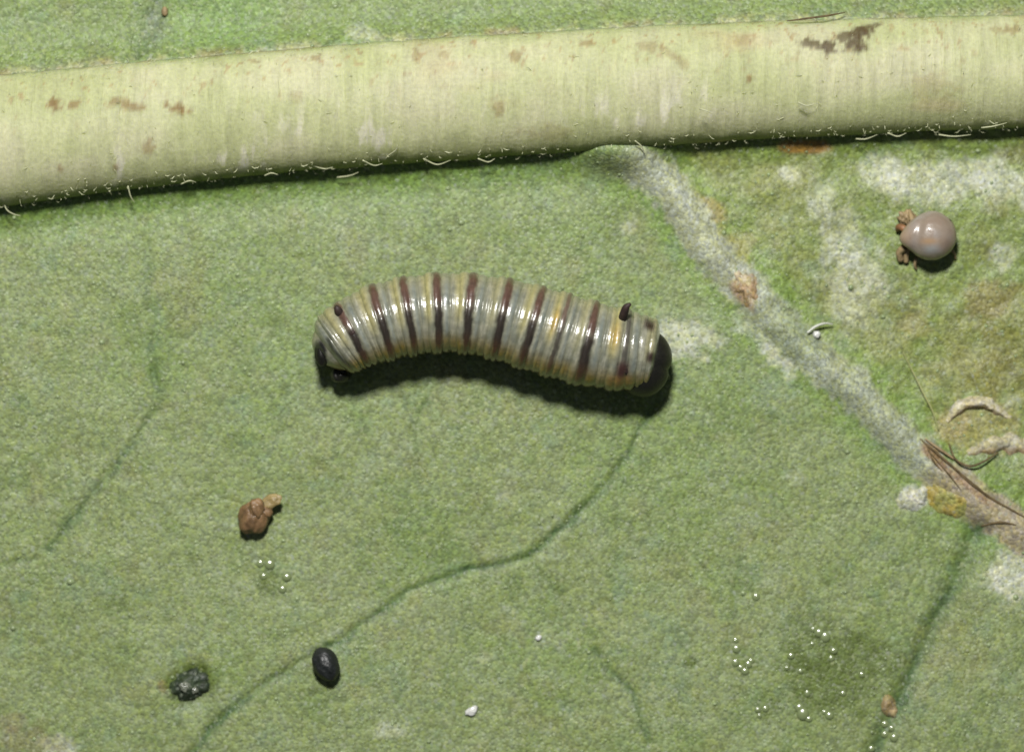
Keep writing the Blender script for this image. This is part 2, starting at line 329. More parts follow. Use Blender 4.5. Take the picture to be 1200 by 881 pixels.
xs = np.arange(X0, X1+1e-6, ST); ys = np.arange(Y0, Y1+1e-6, ST); NX, NY = len(xs), len(ys)
gx, gy = np.meshgrid(xs, ys); gz = height(gx, gy); gc = pigment(gx, gy)
V = np.stack([gx, gy, gz], -1).reshape(-1, 3); C = gc.reshape(-1, 3)
per = np.concatenate([np.arange(NX), np.arange(1, NY)*NX+NX-1, (NY-1)*NX+np.arange(NX-2, -1, -1), np.arange(NY-2, 0, -1)*NX])
low = V[per].copy(); low[:, 2] -= .28; b0 = len(V); V = np.vstack([V, low]); C = np.vstack([C, C[per]])
m_ = len(per); ii = np.arange(m_); ex = np.stack([per[ii], b0+ii, b0+(ii+1) % m_, per[(ii+1) % m_]], -1)
blade = obj('blade', grid_mesh('blade', V, NY, NX, C, extra=ex), LEAF, leaf)

# pale side vein: a low ridge over the blade
cs = catmull(SV, 220); T = np.gradient(cs, axis=0); T /= np.linalg.norm(T, axis=1)[:, None]; Nn = np.stack([-T[:, 1], T[:, 0]], -1)
us = np.linspace(-1, 1, 23); ppx = cs[:, None, 0]+Nn[:, None, 0]*us*27; ppy = cs[:, None, 1]+Nn[:, None, 1]*us*27
vx = (ppx-600)/100; vy = (440.5-ppy)/100
vz = height(vx, vy)+.03*(1-us**2)[None, :]-.012+.03*(fbm(vx*6, vy*6, 61, 3)-.5)*(1-us**2)
k = vx[:, 0] < 7.7
obj('side_vein', grid_mesh('side_vein', np.stack([vx, vy, vz], -1)[k].reshape(-1, 3), int(k.sum()), 23, pigment(vx, vy)[k].reshape(-1, 3)), LEAF, leaf, label='pale mottled side vein running diagonally from the midrib')

# midrib: a thick rounded rib half sunk in the blade
nu, nv = 760, 64
pxs = np.linspace(-175, 1375, nu); ph = np.linspace(-.62, math.pi+.35, nv)
cy = mid_y(pxs); cyS = np.convolve(np.pad(cy, 40, mode='reflect', reflect_type='odd'), np.ones(81)/81, 'valid'); rw = np.convolve(np.pad(mid_w(pxs), 40, mode='edge'), np.ones(81)/81, 'valid')/100
A, Bp = np.meshgrid(ph, pxs)
wob = 1+.045*(fbm(Bp/60, A*1.5, 71, 3)-.5)+.016*(fbm(Bp/9, A*.8, 72, 2)-.5)
Rr = rw[:, None]*wob
# lower image edge = angle 0 side
mx = (Bp-600)/100; my = (440.5-cyS[:, None])/100-np.cos(A)*Rr; mz = .13+np.sin(A)*Rr*.72
# the rib melts into the blade where the side vein leaves it
rpx, rpy = PX(mx, my)
rn = fbm(mx*1.2, A*1.3, 73, 4); rn2 = fbm(mx*6, A*3.5, 74, 3); fine = fbm(mx*16, A*8, 75, 3)
c = np.broadcast_to(lin((208, 210, 164)), mx.shape+(3,)).copy()
c = mix(c, (190, 196, 140), sst(.45, .7, rn)*.6); c = mix(c, (216, 212, 178), sst(.5, .7, 1-rn)*.5)
c = mix(c, (176, 184, 112), (1-sst(.1, 1.05, A+.3*(rn-.5)))*.75); c = mix(c, (118, 140, 56), (1-sst(.05, .55, A+.5*(rn2-.5)))*.8)  # lower side painted greener and darker, its shading put into the colour
c = mix(c, (176, 190, 124), sst(2.5, 3.0, A+.4*(rn2-.5))*.65); c = mix(c, (130, 154, 84), sst(2.8, 3.12, A+.35*(rn2-.5))*.7)
c = mix(c, (202, 184, 140), sst(.58, .75, fbm(mx*.8+3, A*1.1, 76, 3))*.5*sst(350, 600, Bp))
c = mix(c, (236, 232, 208), sst(.55, .72, fbm(mx*9, A*2.2, 78, 3))*sst(.45, .6, fbm(mx*1.1, A*.8, 79, 2))*.85*np.exp(-((A-.95)/.55)**2))  # whitish streaks painted as wet glints on the lower half
c = mix(c, (148, 164, 98), np.exp(-((Bp-725)/60)**2)*(1-sst(.0, .9, A))*.8)
c = mix(c, (168, 128, 72), sst(.66, .8, fine)*.5*sst(1.2, 2.4, A))
edge = sst(2.75, 3.1, A)*sst(.5, .62, fbm(mx*3, A, 77, 3)); c = mix(c, (158, 128, 80), edge*.6)
SPOTS = [(70, 125, 9, 6, 0, 1), (95, 124, 12, 5, -30, .8), (145, 124, 14, 6, 10, .7), (165, 128, 10, 5, 0, .8), (214, 131, 15, 6, 22, 1), (178, 176, 7, 8, 0, .55), (75, 200, 4, 4, 0, .6), (140, 200, 4, 4, 0, .6), (372, 71, 5, 4, 0, .6),
    (488, 67, 5, 9, 0, .5), (520, 68, 6, 5, 0, .4), (585, 128, 9, 9, 0, .5), (605, 70, 6, 8, 0, .6), (685, 54, 8, 5, 0, .6), (760, 60, 14, 6, 10, .45), (790, 72, 22, 6, 40, .4), (874, 96, 4, 4, 0, .8), (948, 55, 14, 6, 10, .9), (968, 59, 9, 8, 0, 1), (990, 46, 16, 6, -10, .9), (1000, 52, 17, 10, -15, .95),
    (1010, 40, 10, 6, 0, .9), (1018, 35, 12, 4, -15, .9), (1000, 60, 10, 6, 0, .7), (1185, 38, 26, 5, 0, .6), (870, 55, 10, 12, 20, .35), (350, 118, 10, 6, 0, .3), (880, 25, 12, 4, 0, .5), (300, 75, 7, 3, 0, .5), (1090, 105, 30, 16, 0, .3), (640, 160, 30, 10, 0, .25)]
bump = np.zeros(mx.shape)
for cx, cy_, rx, ry, ro, st in SPOTS:
    b = blob(rpx, rpy, cx, cy_, rx*1.05, ry*1.05, ro, 1.3, 6, 6)*(A < 3.0)
    c = mix(c, (92, 74, 46) if cx > 930 and cx < 1030 else (142, 112, 62), b*st*.9); bump = bump+b*st
mz = mz+.012*bump
midrib = obj('midrib', grid_mesh('midrib', np.stack([mx, my, mz], -1).reshape(-1, 3), nu, nv, c.reshape(-1, 3)), RIB, leaf, label='thick pale yellow-green midrib with brown scabs')

# hairs of the midrib (the ones that stand out singly) and finer fuzz
def edge_pt(px, off, z):
    return (px, mid_y(px)+mid_w(px)+off, z)
HAIRS = [[(4, 236, .25), (8, 246, .22), (16, 251, .2), (24, 253, .2)], [(150, 218, .3), (153, 230, .25), (158, 238, .2)], [(128, 224, .3), (131, 229, .2)], [(450, 188, .3), (456, 182, .42), (464, 176, .5), (466, 170, .55)], [(395, 208, .1), (410, 206, .15), (420, 202, .2)],
    [(366, 194, .3), (380, 198, .25), (390, 196, .3)], [(496, 186, .3), (512, 193, .25), (528, 188, .3)], [(425, 188, .4), (438, 194, .3), (448, 192, .3)], [(1003, 163, .2), (1015, 163, .25), (1028, 158, .3)], [(1040, 156, .3), (1052, 160, .25), (1062, 156, .28)], [(1100, 158, .25), (1118, 160, .25), (1138, 158, .3)],
    [(1150, 150, .4), (1165, 148, .45), (1180, 144, .5)], [(820, 128, .8), (828, 130, .82), (835, 134, .8)], [(560, 186, .3), (572, 190, .25), (580, 186, .25)], [(744, 165, .4), (752, 172, .35), (756, 181, .3)], [(310, 206, .25), (318, 203, .3), (326, 205, .3)], [(212, 216, .25), (222, 212, .3), (230, 214, .25)], [(935, 120, .7), (945, 124, .7), (955, 122, .7)]]
for h in HAIRS:
    pts = [P(*q) for q in h]; obj('hair', tube_mesh('hair', pts, [.009, .008, .003], 6, 1, 12), HAIRM, midrib)
fv, ff = [], []
for i in range(900):
    px = random.uniform(-120, 1320); side = random.random()
    if side < .6:  a = random.uniform(-.25, .55)
    elif side < .8: a = random.uniform(.5, 2.6)
    else: a = random.uniform(2.6, 3.2)
    R_ = mid_w(px)/100; y = (440.5-mid_y(px))/100-math.cos(a)*R_; z = .13+math.sin(a)*R_*.72; x = (px-600)/100
    n_ = np.array([0, -math.cos(a), math.sin(a)]); t_ = np.array([random.uniform(-1, 1), random.uniform(-.5, .5), random.uniform(-.2, .5)]); ln = random.uniform(.03, .10)
    p0 = np.array([x, y, z]); p1 = p0+n_*.02+t_*ln*.5; p2 = p0+n_*.015+t_*ln+np.array([0, 0, -.01])
    s_ = np.cross(t_, n_); s_ = s_/(np.linalg.norm(s_)+1e-6)*.004
    b = len(fv); fv += [p0-s_, p0+s_, p0+n_*.008, p1-s_*.8, p1+s_*.8, p1+n_*.008, p2]
    ff += [[b, b+1, b+4, b+3], [b+1, b+2, b+5, b+4], [b+2, b, b+3, b+5], [b+3, b+4, b+6, b+6], [b+4, b+5, b+6, b+6], [b+5, b+3, b+6, b+6]]
me = bpy.data.meshes.new('fuzz'); me.from_pydata([tuple(v) for v in fv], [], [f[:3] if f[2] == f[3] else f for f in ff])
obj('fuzz', me, HAIRM, midrib, kind='stuff')

# glistening papillae of the leaf skin: far too many to count
NP = 15000
qx = rng.uniform(-6.6, 6.6, NP); qy = rng.uniform(-5, 5, NP)
qpx, qpy = PX(qx, qy); keep = (np.abs(qpy-mid_y(qpx)) > mid_w(qpx)-2); qx, qy = qx[keep], qy[keep]
dens = fbm(qx*2, qy*2, 81, 3); keep = dens > rng.uniform(.25, .7, len(qx)); qx, qy = qx[keep], qy[keep]
qz = height(qx, qy); qr = rng.gamma(2.2, .0036, len(qx))+.004
hv = []
for e_, z_ in ((5, .0), (5, .6)):
    for k_ in range(5):
        aa = 2*math.pi*(k_+.5*(z_ > 0))/5; rr_ = 1 if z_ == 0 else .78; hv.append((rr_*math.cos(aa), rr_*math.sin(aa), z_))
hv.append((0, 0, .95)); hv = np.array(hv)
hf = []
for k_ in range(5):
    k2 = (k_+1) % 5; hf += [(k_, k2, 5+k_), (k2, 5+k2, 5+k_), (5+k_, 5+k2, 10)]
hf = np.array(hf)
V = (np.stack([qx, qy, qz-.002], -1)[:, None]+hv[None]*qr[:, None, None]*np.stack([rng.uniform(.8, 1.3, len(qx)), rng.uniform(.8, 1.3, len(qx)), rng.uniform(.5, 1.0, len(qx))], -1)[:, None]).reshape(-1, 3)
F = (hf[None]+np.arange(len(qx))[:, None, None]*11).reshape(-1, 3)
obj('papillae', poly_mesh('papillae', V, F), WAXM, blade, kind='stuff')

def hz(px, py): return float(height(np.array([(px-600)/100]), np.array([(440.5-py)/100]))[0])

# ------------------------------------------------------------------ the caterpillar
cat = obj('caterpillar', None, loc=(*P(580, 400)[:2], hz(580, 400)), label='pale grey caterpillar with brown-black rings and a black head on the leaf', cat='caterpillar')
SP = [(374, 421, .0), (382, 414, 30), (394, 405, 40), (412, 393, 42.5), (445, 379, 46), (490, 369, 47), (540, 367, 47.5), (590, 375, 49), (640, 389, 50.5), (690, 403, 50.5), (728, 410, 48), (752, 413, 44), (771, 416, 39.5)]
ZC = .475
M, K = 520, 96
sp = catmull([(a, b) for a, b, r in SP], 1200); L_ = np.concatenate([[0], np.cumsum(np.hypot(*np.diff(sp, axis=0).T))]); Lt = L_[-1]
s = np.linspace(0, 1, M); s = Lt*(.5*s+.5*(s*s*(3-2*s)))
sxp = np.interp(s, L_, sp[:, 0]); syp = np.interp(s, L_, sp[:, 1])
spr = catmull([(a, r) for a, b, r in SP[1:]], 400); rbase = np.interp(sxp, spr[:, 0], spr[:, 1])
e1 = 30.0; rt = np.where(s < e1, np.sqrt(np.clip(1-((e1-s)/e1)**2, 0, 1)), 1); e2 = 9.0; rt = rt*np.where(s > Lt-e2, np.sqrt(np.clip(1-((s-Lt+e2)/e2)**2*.9, 0, 1)), 1)
R = np.maximum(rbase, 33)*rt/100
BC = [(413, 390), (449, 377), (480, 370), (514, 367), (550, 368), (588, 375), (624, 384), (655, 393), (688, 402), (732, 410)]
bs = [L_[np.argmin(np.hypot(sp[:, 0]-a, sp[:, 1]-b))] for a, b in BC]
q = np.interp(s, [bs[0]-38]+bs+[bs[-1]+44], range(-1, 11))
kz = (CAMD-ZC)/CAMD
cxm = (sxp-600)/100*kz; cym = (440.5-syp)/100*kz
tx = np.gradient(cxm); ty = np.gradient(cym); tl = np.hypot(tx, ty); tx, ty = tx/tl, ty/tl
nx, ny = -ty, tx                                            # towards the top of the picture
fi = np.linspace(0, 2*math.pi, K, endpoint=False)
FI, Q = np.meshgrid(fi, q); _, SS = np.meshgrid(fi, s)
# rounded annulets separated by creases, deeper at segment joints
na = 4.0; ph_ = Q*na+.25*(fbm(Q*3, np.sin(FI)*2+np.cos(FI), 91, 2)-.5)
ann = np.abs(np.cos(math.pi*ph_))**.55
segf = np.abs(np.sin(math.pi*(Q-.5)))                        # zero midway between rings
ampl = (.024+.016*(vnoise(np.floor(ph_+.5)*3.1, FI*0+1, 5)-.5))*(R[:, None]/.48)
disp = ampl*(ann-1)-.010*(1-sst(0, .18, np.abs(((Q+.5) % 1)-.0)))+.008*(fbm(Q*5, np.cos(FI)*3+np.sin(FI)*2, 92, 3)-.5)
# swelling of the dorsum and lateral fold
disp = disp+.012*np.exp(-(((FI-3.6+math.pi) % (2*math.pi)-math.pi)/.35)**2)+.012*np.exp(-(((FI-5.8+math.pi) % (2*math.pi)-math.pi)/.35)**2)
# prolegs: belly swellings that reach the leaf
for qk in (2.55, 3.55, 4.55, 5.55, -.55):
    for fk in (4.05, 5.37):
        disp = disp+.15*np.exp(-((Q-qk)/.24)**2-((FI-fk)/.24)**2)
disp = disp+.014*np.cos(2*math.pi*(Q+.12))*np.clip((9.6-Q)/.6, 0, 1)*np.clip(Q+.2, 0, 1)
rr = R[:, None]*1.0+disp*np.clip(R[:, None]/.2, 0, 1)
BX = cxm[:, None]+nx[:, None]*np.cos(FI)*rr; BY = cym[:, None]+ny[:, None]*np.cos(FI)*rr
sag = np.where(s < 60, -.10*((60-s)/60)**2, 0)[:, None]+np.where(s > Lt-60, -.06*((s-Lt+60)/60)**2, 0)[:, None]
BZ = ZC+sag+np.sin(FI)*rr*np.where(np.sin(FI) > 0, .94, .90)
BZ = BZ+hz(580, 400)*.5
BZ = np.maximum(BZ, .012+0*BZ)
fr = Q-np.floor(Q+.5)                                        # -.5 .. .5 about each ring
lat = np.cos(FI); up_ = np.sin(FI)                           # lat +1 = top of the picture
mot = fbm(Q*4, lat*3, 93, 4); mot2 = fbm(Q*14, lat*3+up_, 94, 3)
col = np.broadcast_to(lin((158, 157, 136)), Q.shape+(3,)).copy()
col = mix(col, (126, 130, 116), sst(.42, .7, mot)*.8); col = mix(col, (190, 188, 168), sst(.5, .75, 1-mot2)*.5)
stripe = np.exp(-((fr+.33)/.13)**2); dors = sst(-.45, .1, lat)
col = mix(col, (188, 180, 122), stripe*dors*(.45+.5*sst(.4, .6, fbm(Q*.9+2, lat*0, 97, 2))))
for qo in (6.72, 8.68): col = mix(col, (200, 168, 84), np.exp(-((Q-qo)/.13)**2-((lat-.3)/.28)**2)*.9)
col = mix(col, (126, 138, 136), np.exp(-((fr-.28)/.07)**2)*.5)
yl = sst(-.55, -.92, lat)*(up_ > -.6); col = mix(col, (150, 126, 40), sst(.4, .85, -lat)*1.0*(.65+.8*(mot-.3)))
col = mix(col, (196, 186, 130), sst(.62, .95, lat)*.3)  # upper flank painted paler, as the lit side
col = mix(col, (110, 112, 84), (1-ann**.7)*.7)              # creases painted darker, their shade put into the colour
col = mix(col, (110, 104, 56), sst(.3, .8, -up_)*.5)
ring = np.zeros(Q.shape)
for kq in range(0, 9):
    wdt = {0: .13, 7: .10}.get(kq, .15)
    edge_ = .10*(fbm(lat*4+kq*7, up_*3, 95, 3)-.5)+.05*(fbm(lat*14+kq*7, Q*12, 96, 2)-.5)
    g = 1-sst(wdt*.55, wdt*1.25, np.abs(Q-kq+edge_+.01*lat)*(1+.25*np.clip(lat, 0, 1)))
    bc = lin((44, 33, 27))[None, None]*np.ones(Q.shape+(1,))
    bc = mix(bc, (104, 74, 62), sst(.0, .35, lat)*.92); bc = mix(bc, (92, 58, 30), sst(.35, .8, -lat)*.8)  # rings painted lighter brown on the lit side above the highlight
    st = .95 if kq not in (7,) else .8
    st = st*(1-.35*np.exp(-((lat-.2)/.08)**2))
    col = col*(1-(g*st)[..., None])+bc*(g*st)[..., None]
g = (1-sst(.05, .09, np.abs(Q-9))); col = mix(col, (84, 78, 70), g*.8)
g = np.exp(-((Q-9)/.16)**4-((lat+.5)/.22)**4); col = mix(col, (74, 40, 36), g*.9)
col = mix(col, (150, 112, 40), np.exp(-((Q-8.95)/.3)**4-((lat+.8)/.16)**4)*.7)
for lt_, qq in ((.78, 9.55), (-.1, 9.72)): col = mix(col, (56, 36, 34), np.exp(-((Q-qq)/.14)**4-((lat-lt_)/.16)**4)*.97)
col = mix(col, (198, 198, 186), np.exp(-((Q-9.93)/.09)**2)*.6)
# tail: dark plate and a thin dark arc in front of it
pxB, pyB = BX*100/kz+600, 440.5-BY*100/kz
dk = 1-sst(.7, 1.2, np.hypot((pxB-375)/9, (pyB-417)/19)+.3*(mot2-.5)); col = mix(col, (30, 28, 30), dk*.97)
dd, _ = dseg(pxB, pyB, [(386, 398), (391, 410), (402, 421), (412, 430)]); col = mix(col, (52, 54, 34), np.exp(-(dd/3.2)**2)*.85)
dk = 1-sst(.6, 1.2, np.hypot((pxB-397)/11, (pyB-446)/8)); col = mix(col, (34, 30, 28), dk*.95)
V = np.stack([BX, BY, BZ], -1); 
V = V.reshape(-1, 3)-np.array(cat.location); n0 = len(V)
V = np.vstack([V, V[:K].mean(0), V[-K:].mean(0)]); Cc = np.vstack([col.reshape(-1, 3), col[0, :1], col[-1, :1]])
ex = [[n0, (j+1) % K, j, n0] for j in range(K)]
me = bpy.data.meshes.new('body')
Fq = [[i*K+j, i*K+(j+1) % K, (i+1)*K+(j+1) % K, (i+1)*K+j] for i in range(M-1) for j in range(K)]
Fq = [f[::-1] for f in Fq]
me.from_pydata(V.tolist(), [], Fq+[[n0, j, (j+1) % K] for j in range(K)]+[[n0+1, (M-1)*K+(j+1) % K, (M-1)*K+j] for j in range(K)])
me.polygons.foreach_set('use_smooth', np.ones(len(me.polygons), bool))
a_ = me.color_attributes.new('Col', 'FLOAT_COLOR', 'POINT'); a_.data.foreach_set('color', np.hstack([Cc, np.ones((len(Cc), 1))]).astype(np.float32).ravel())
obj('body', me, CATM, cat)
cl = np.array(cat.location)
def rel(p): return tuple(np.array(p)-cl)
# head: a dark capsule tucked under the first segment
def headfn(V):
    W = V*np.array([.31, .40, .34]); W = W*(1+.03*n3(V, 2.2, 4))[:, None]
    W[:, 0] -= .03*np.exp(-(V[:, 1]/.12)**2)*(V[:, 0] > 0)     # shallow suture between the two lobes
    a = math.radians(-14); return np.stack([W[:, 0]*math.cos(a)-W[:, 1]*math.sin(a), W[:, 0]*math.sin(a)+W[:, 1]*math.cos(a), W[:, 2]], -1)
h_ = obj('head', ball_mesh('head', headfn, 28, 40), BLACKM, cat, loc=rel(P(756, 426, .36)), label='black rounded head capsule')
for sy in (-1, 1):
    pts = [(.24, sy*.14, -.14), (.27, sy*.16, -.19), (.28, sy*.17, -.24)]
    obj('antenna', tube_mesh('antenna', pts, [.035, .03, .012], 8, 1, 8), BLACKM, h_)
# short fleshy tentacles: front pair and rear pair
MAROON = plain('maroon_flesh', (60, 46, 42), .6, .3, .4, 14, .4)
TENT = [([(728, 380, .68), (731, 368, .83), (734, 360, .90), (739, 356, .92)], [.05, .05, .042, .018]), ([(732, 432, .76), (732, 430, .80), (732, 429, .83), (733, 428, .84)], [.085, .07, .045, .015]),
        ([(401, 371, .70), (397, 365, .75), (395, 361, .77), (394, 358, .78)], [.05, .05, .04, .015]), ([(414, 392, .80), (413, 390, .84), (413, 389, .86), (412, 388, .87)], [.05, .045, .03, .012])]
for pts, rad in TENT:
    obj('tentacle', tube_mesh('tentacle', [rel(P(*p)) for p in pts], rad, 12, 1, 12), MAROON, cat)
obj('anal_plate', ball_mesh('anal_plate', lambda V: np.stack([V[:, 0]*.095+.03*V[:, 1]*V[:, 1]+.03*V[:, 1], V[:, 1]*.18, V[:, 2]*.13], -1)*(1+.12*n3(V, 3, 7))[:, None], 20, 26), BLACKM, cat, loc=rel(P(378, 411, .47)))
obj('anal_proleg', ball_mesh('anal_proleg', lambda V: V*np.array([.12, .10, .17])*(1+.15*n3(V, 3, 9))[:, None], 20, 26), BLACKM, cat, loc=rel(P(399, 439, .22)))
# three pairs of short jointed legs under the thorax
for bx, by in ((690, 403), (716, 408), (740, 412)):
    for sgn in (-1, 1):
        pts = [P(bx, by+sgn*22, .20), P(bx+6, by+sgn*30, .13), P(bx+10, by+sgn*31, .06), P(bx+13, by+sgn*29, hz(bx+13, by+sgn*29)+.012)]
        obj('leg', tube_mesh('leg', [rel(p) for p in pts], [.06, .045, .035, .012], 8, 1, 12), BLACKM, cat)

# ------------------------------------------------------------------ swollen aphid
TAUPE = plain('aphid_shell', (162, 146, 128), .28, .5, .08, 9, .12, coat=.4, sss=.1)
TAN = plain('tan_remains', (164, 142, 104), .55, .4, .35, 14, .5)
zb = hz(1086, 277)
ap = obj('swollen_aphid', None, loc=(*P(1086, 277)[:2], zb), label='glossy taupe globe-shaped swollen aphid with tan withered legs', cat='aphid')
al = np.array(ap.location)
def apfn(V):
    W = V*np.array([.30, .285, .26]); W[:, 1] *= 1-.10*np.clip(-V[:, 0], 0, 1)
    W = W*(1+.05*n3(V, 1.6, 8)+.015*n3(V, 6, 9))[:, None]
    lobe = np.exp(-((V[:, 0]+.82)/.42)**2-((V[:, 1]+.25)/.45)**2-((V[:, 2]-.2)/.6)**2)       # head end
    W = W+lobe[:, None]*np.array([-.085, -.03, .0]); W[:, 2] -= .03*np.exp(-((V[:, 0]+.5)/.12)**2)*(V[:, 2] > 0)
    a = math.radians(-10); return np.stack([W[:, 0]*math.cos(a)-W[:, 1]*math.sin(a), W[:, 0]*math.sin(a)+W[:, 1]*math.cos(a), W[:, 2]], -1)
def apcol(V, W):
    c = np.broadcast_to(lin((158, 142, 126)), V.shape).copy(); m = .5+.5*n3(V, 2.4, 5)
    c = mix(c, (170, 160, 152), sst(.4, .8, m)*.7); c = mix(c, (146, 124, 106), sst(.5, .8, .5+.5*n3(V, 5, 6))*.5)
    c = mix(c, (182, 146, 104), np.exp(-((W[:, 0]+.03)/.10)**2-((W[:, 1]+.07)/.035)**2)*.8)
    c = mix(c, (172, 178, 176), np.exp(-((W[:, 0]+.02)/.09)**2-((W[:, 1]+.17)/.05)**2)*.7); c = mix(c, (176, 146, 112), sst(.2, .34, -W[:, 0])*.6)
    return c
m, N, L, B, a = attr_mat('aphid_shell', .36, .5); L.new(a.outputs[0], B.inputs['Base Color']); B.inputs['Coat Weight'].default_value = .5; B.inputs['Coat Roughness'].default_value = .1
nz = nd(N, 'ShaderNodeTexNoise'); nz.inputs['Scale'].default_value = 25; bb = nd(N, 'ShaderNodeBump'); bb.inputs['Strength'].default_value = .12; bb.inputs['Distance'].default_value = .02; L.new(nz.outputs[0], bb.inputs['Height']); L.new(bb.outputs[0], B.inputs['Normal'])
tco = nd(N, 'ShaderNodeTexCoord'); L.new(tco.outputs['Object'], nz.inputs['Vector']); APM = m
obj('body', ball_mesh('aphid_body', apfn, 40, 56, apcol), APM, ap, loc=(.03, 0, .23))
def ar(px, py, z): return tuple(np.array(P(px, py, z+zb))-al)
obj('withered_skin', ball_mesh('withered_skin', lambda V: V*np.array([.12, .09, .06])*(1+.5*n3(V, 2.3, 6)+.25*n3(V, 6, 7))[:, None], 26, 34), TAN, ap, loc=ar(1064, 256, .05))
RED = plain('rusty_flesh', (146, 104, 68), .5, .4, .3, 14, .3)
for pts, rd, mt in (([(1060, 290, .16), (1054, 296, .10), (1056, 306, .04)], [.045, .042, .035], TAN), ([(1064, 288, .12), (1062, 298, .08), (1062, 308, .03)], [.03, .035, .03], TAN), ([(1064, 270, .16), (1054, 266, .12), (1052, 270, .05)], [.045, .04, .03], RED),
                    ([(1070, 262, .2), (1068, 254, .15), (1066, 246, .06)], [.03, .03, .02], TAN), ([(1074, 302, .1), (1072, 310, .06), (1074, 316, .02)], [.02, .018, .012], TAN), ([(1110, 290, .12), (1118, 296, .08), (1120, 304, .02)], [.018, .016, .01], TAN)):
    obj('leg', tube_mesh('leg', [ar(*p) for p in pts], rd, 8, .8, 10), mt, ap)
obj('cornicle', tube_mesh('cornicle', [ar(1108, 264, .28), ar(1112, 260, .29), ar(1114, 258, .29)], [.03, .024, .02], 8, 1, 6), BLACKM, ap)

# ------------------------------------------------------------------ crumbs, pellets and scraps
def lumpy(name, px, py, rx, ry, rz, rot, mat, lab, category, f=2.2, amp=.2, seed=3, sink=.15, group=None, nu=26, nv=36):
    a = math.radians(rot)
    def fn(V):
        W = V*np.array([rx, ry, rz])*(1+amp*n3(V, f, seed)+amp*.5*n3(V, f*2.7, seed+2)+amp*.3*n3(V, f*6, seed+4))[:, None]
        return np.stack([W[:, 0]*math.cos(a)-W[:, 1]*math.sin(a), W[:, 0]*math.sin(a)+W[:, 1]*math.cos(a), W[:, 2]], -1)
    z = hz(px, py)+rz*(1-sink)
    return obj(name, ball_mesh(name, fn, nu, nv), mat, None, P(px, py, z), lab, category, group)
def draped(name, px, py, rx, ry, rot, h, cols, lab=None, category=None, rag=.5, seed=1, parent=None, nr=16, na_=48):
    rr_ = np.linspace(0, 1.12, nr); aa = np.linspace(0, 2*math.pi, na_, endpoint=False)
    Rg, Ag = np.meshgrid(rr_, aa, indexing='ij'); ca, sa = math.cos(math.radians(rot)), math.sin(math.radians(rot))
    out = 1+rag*(fbm(np.cos(Ag)*2.2+seed*3, np.sin(Ag)*2.2, seed, 4)-.5)*1.6
    u = Rg*out*rx*np.cos(Ag); v = Rg*out*ry*np.sin(Ag); x = (px-600)/100+u*ca-v*sa; y = (440.5-py)/100+u*sa+v*ca
    z = height(x, y)+h*np.clip(1-Rg**3, -.4, 1)*(.45+1.1*fbm(x*9, y*9, seed+3, 3))-.012*sst(.9, 1.1, Rg)
    f = fbm(x*7, y*7, seed+8, 3); c = np.broadcast_to(lin(cols[0]), x.shape+(3,)).copy(); c = mix(c, cols[1], sst(.4, .62, f))
    V = np.stack([x, y, z], -1).reshape(-1, 3); o0 = np.array([(px-600)/100, (440.5-py)/100, hz(px, py)])
    if parent is None: V = V-o0
    F = np.array([[i*na_+j, (i+1)*na_+j, (i+1)*na_+(j+1) % na_, i*na_+(j+1) % na_] for i in range(1, nr-1) for j in range(na_)]); 
    me = bpy.data.meshes.new(name); me.from_pydata(V.tolist(), [], F.tolist()+[[0, na_+j, na_+(j+1) % na_] for j in range(na_)])
    me.polygons.foreach_set('use_smooth', np.ones(len(me.polygons), bool))
    at = me.color_attributes.new('Col', 'FLOAT_COLOR', 'POINT'); C_ = c.reshape(-1, 3); at.data.foreach_set('color', np.hstack([C_, np.ones((len(C_), 1))]).astype(np.float32).ravel())
    return obj(name, me, LEAF, parent, None if parent is not None else tuple(o0), lab, category)
def ribbon(name, pts, wid, arch, cols, lab, category, seed=1):
    p = catmull(pts, 44); T = np.gradient(p, axis=0); T /= np.linalg.norm(T, axis=1)[:, None]; u = np.linspace(0, 1, 44); v = np.linspace(-1, 1, 13)
    wd = np.interp(u, np.linspace(0, 1, len(wid)), wid)*(.6+.8*fbm(u*9, u*0, seed, 3))
    px = p[:, None, 0]-T[:, None, 1]*v*wd[:, None]; py = p[:, None, 1]+T[:, None, 0]*v*wd[:, None]
    px = px+5*(fbm(px/9, py/9, seed+1, 3)-.5); py = py+5*(fbm(px/9, py/9, seed+2, 3)-.5)
    x = (px-600)/100; y = (440.5-py)/100; z = height(x, y)+arch*(1-v**2)[None]*(.4+1.2*fbm(x*8, y*8, seed+5, 3))*np.sin(np.pi*np.clip(u*.9+.08, 0, 1))[:, None]-.008
    c = np.broadcast_to(lin(cols[0]), x.shape+(3,)).copy(); c = mix(c, cols[1], sst(.42, .6, fbm(x*6, y*6, seed+7, 3))); c = mix(c, cols[2], sst(.1, .9, v)[None]*np.ones(x.shape)*.8)
    return obj(name, grid_mesh(name, np.stack([x, y, z], -1).reshape(-1, 3), 44, 13, c.reshape(-1, 3)), LEAF, None, None, lab, category)
CRUMB = plain('brown_crumb', (138, 108, 74), .5, .4, .4, 8, .4, coat=.15, sss=.2)
TANF = plain('tan_flake', (164, 144, 94), .5, .4, .3, 8, .5, sss=.3)
zc = hz(300, 602)
cr = obj('brown_crumb', None, loc=(*P(300, 602)[:2], zc), label='lumpy reddish-brown crumb with a tan flake on the left of the leaf', cat='crumb')
crl = np.array(cr.location)
def cra(px, py, z): return tuple(np.array(P(px, py, z+zc))-crl)
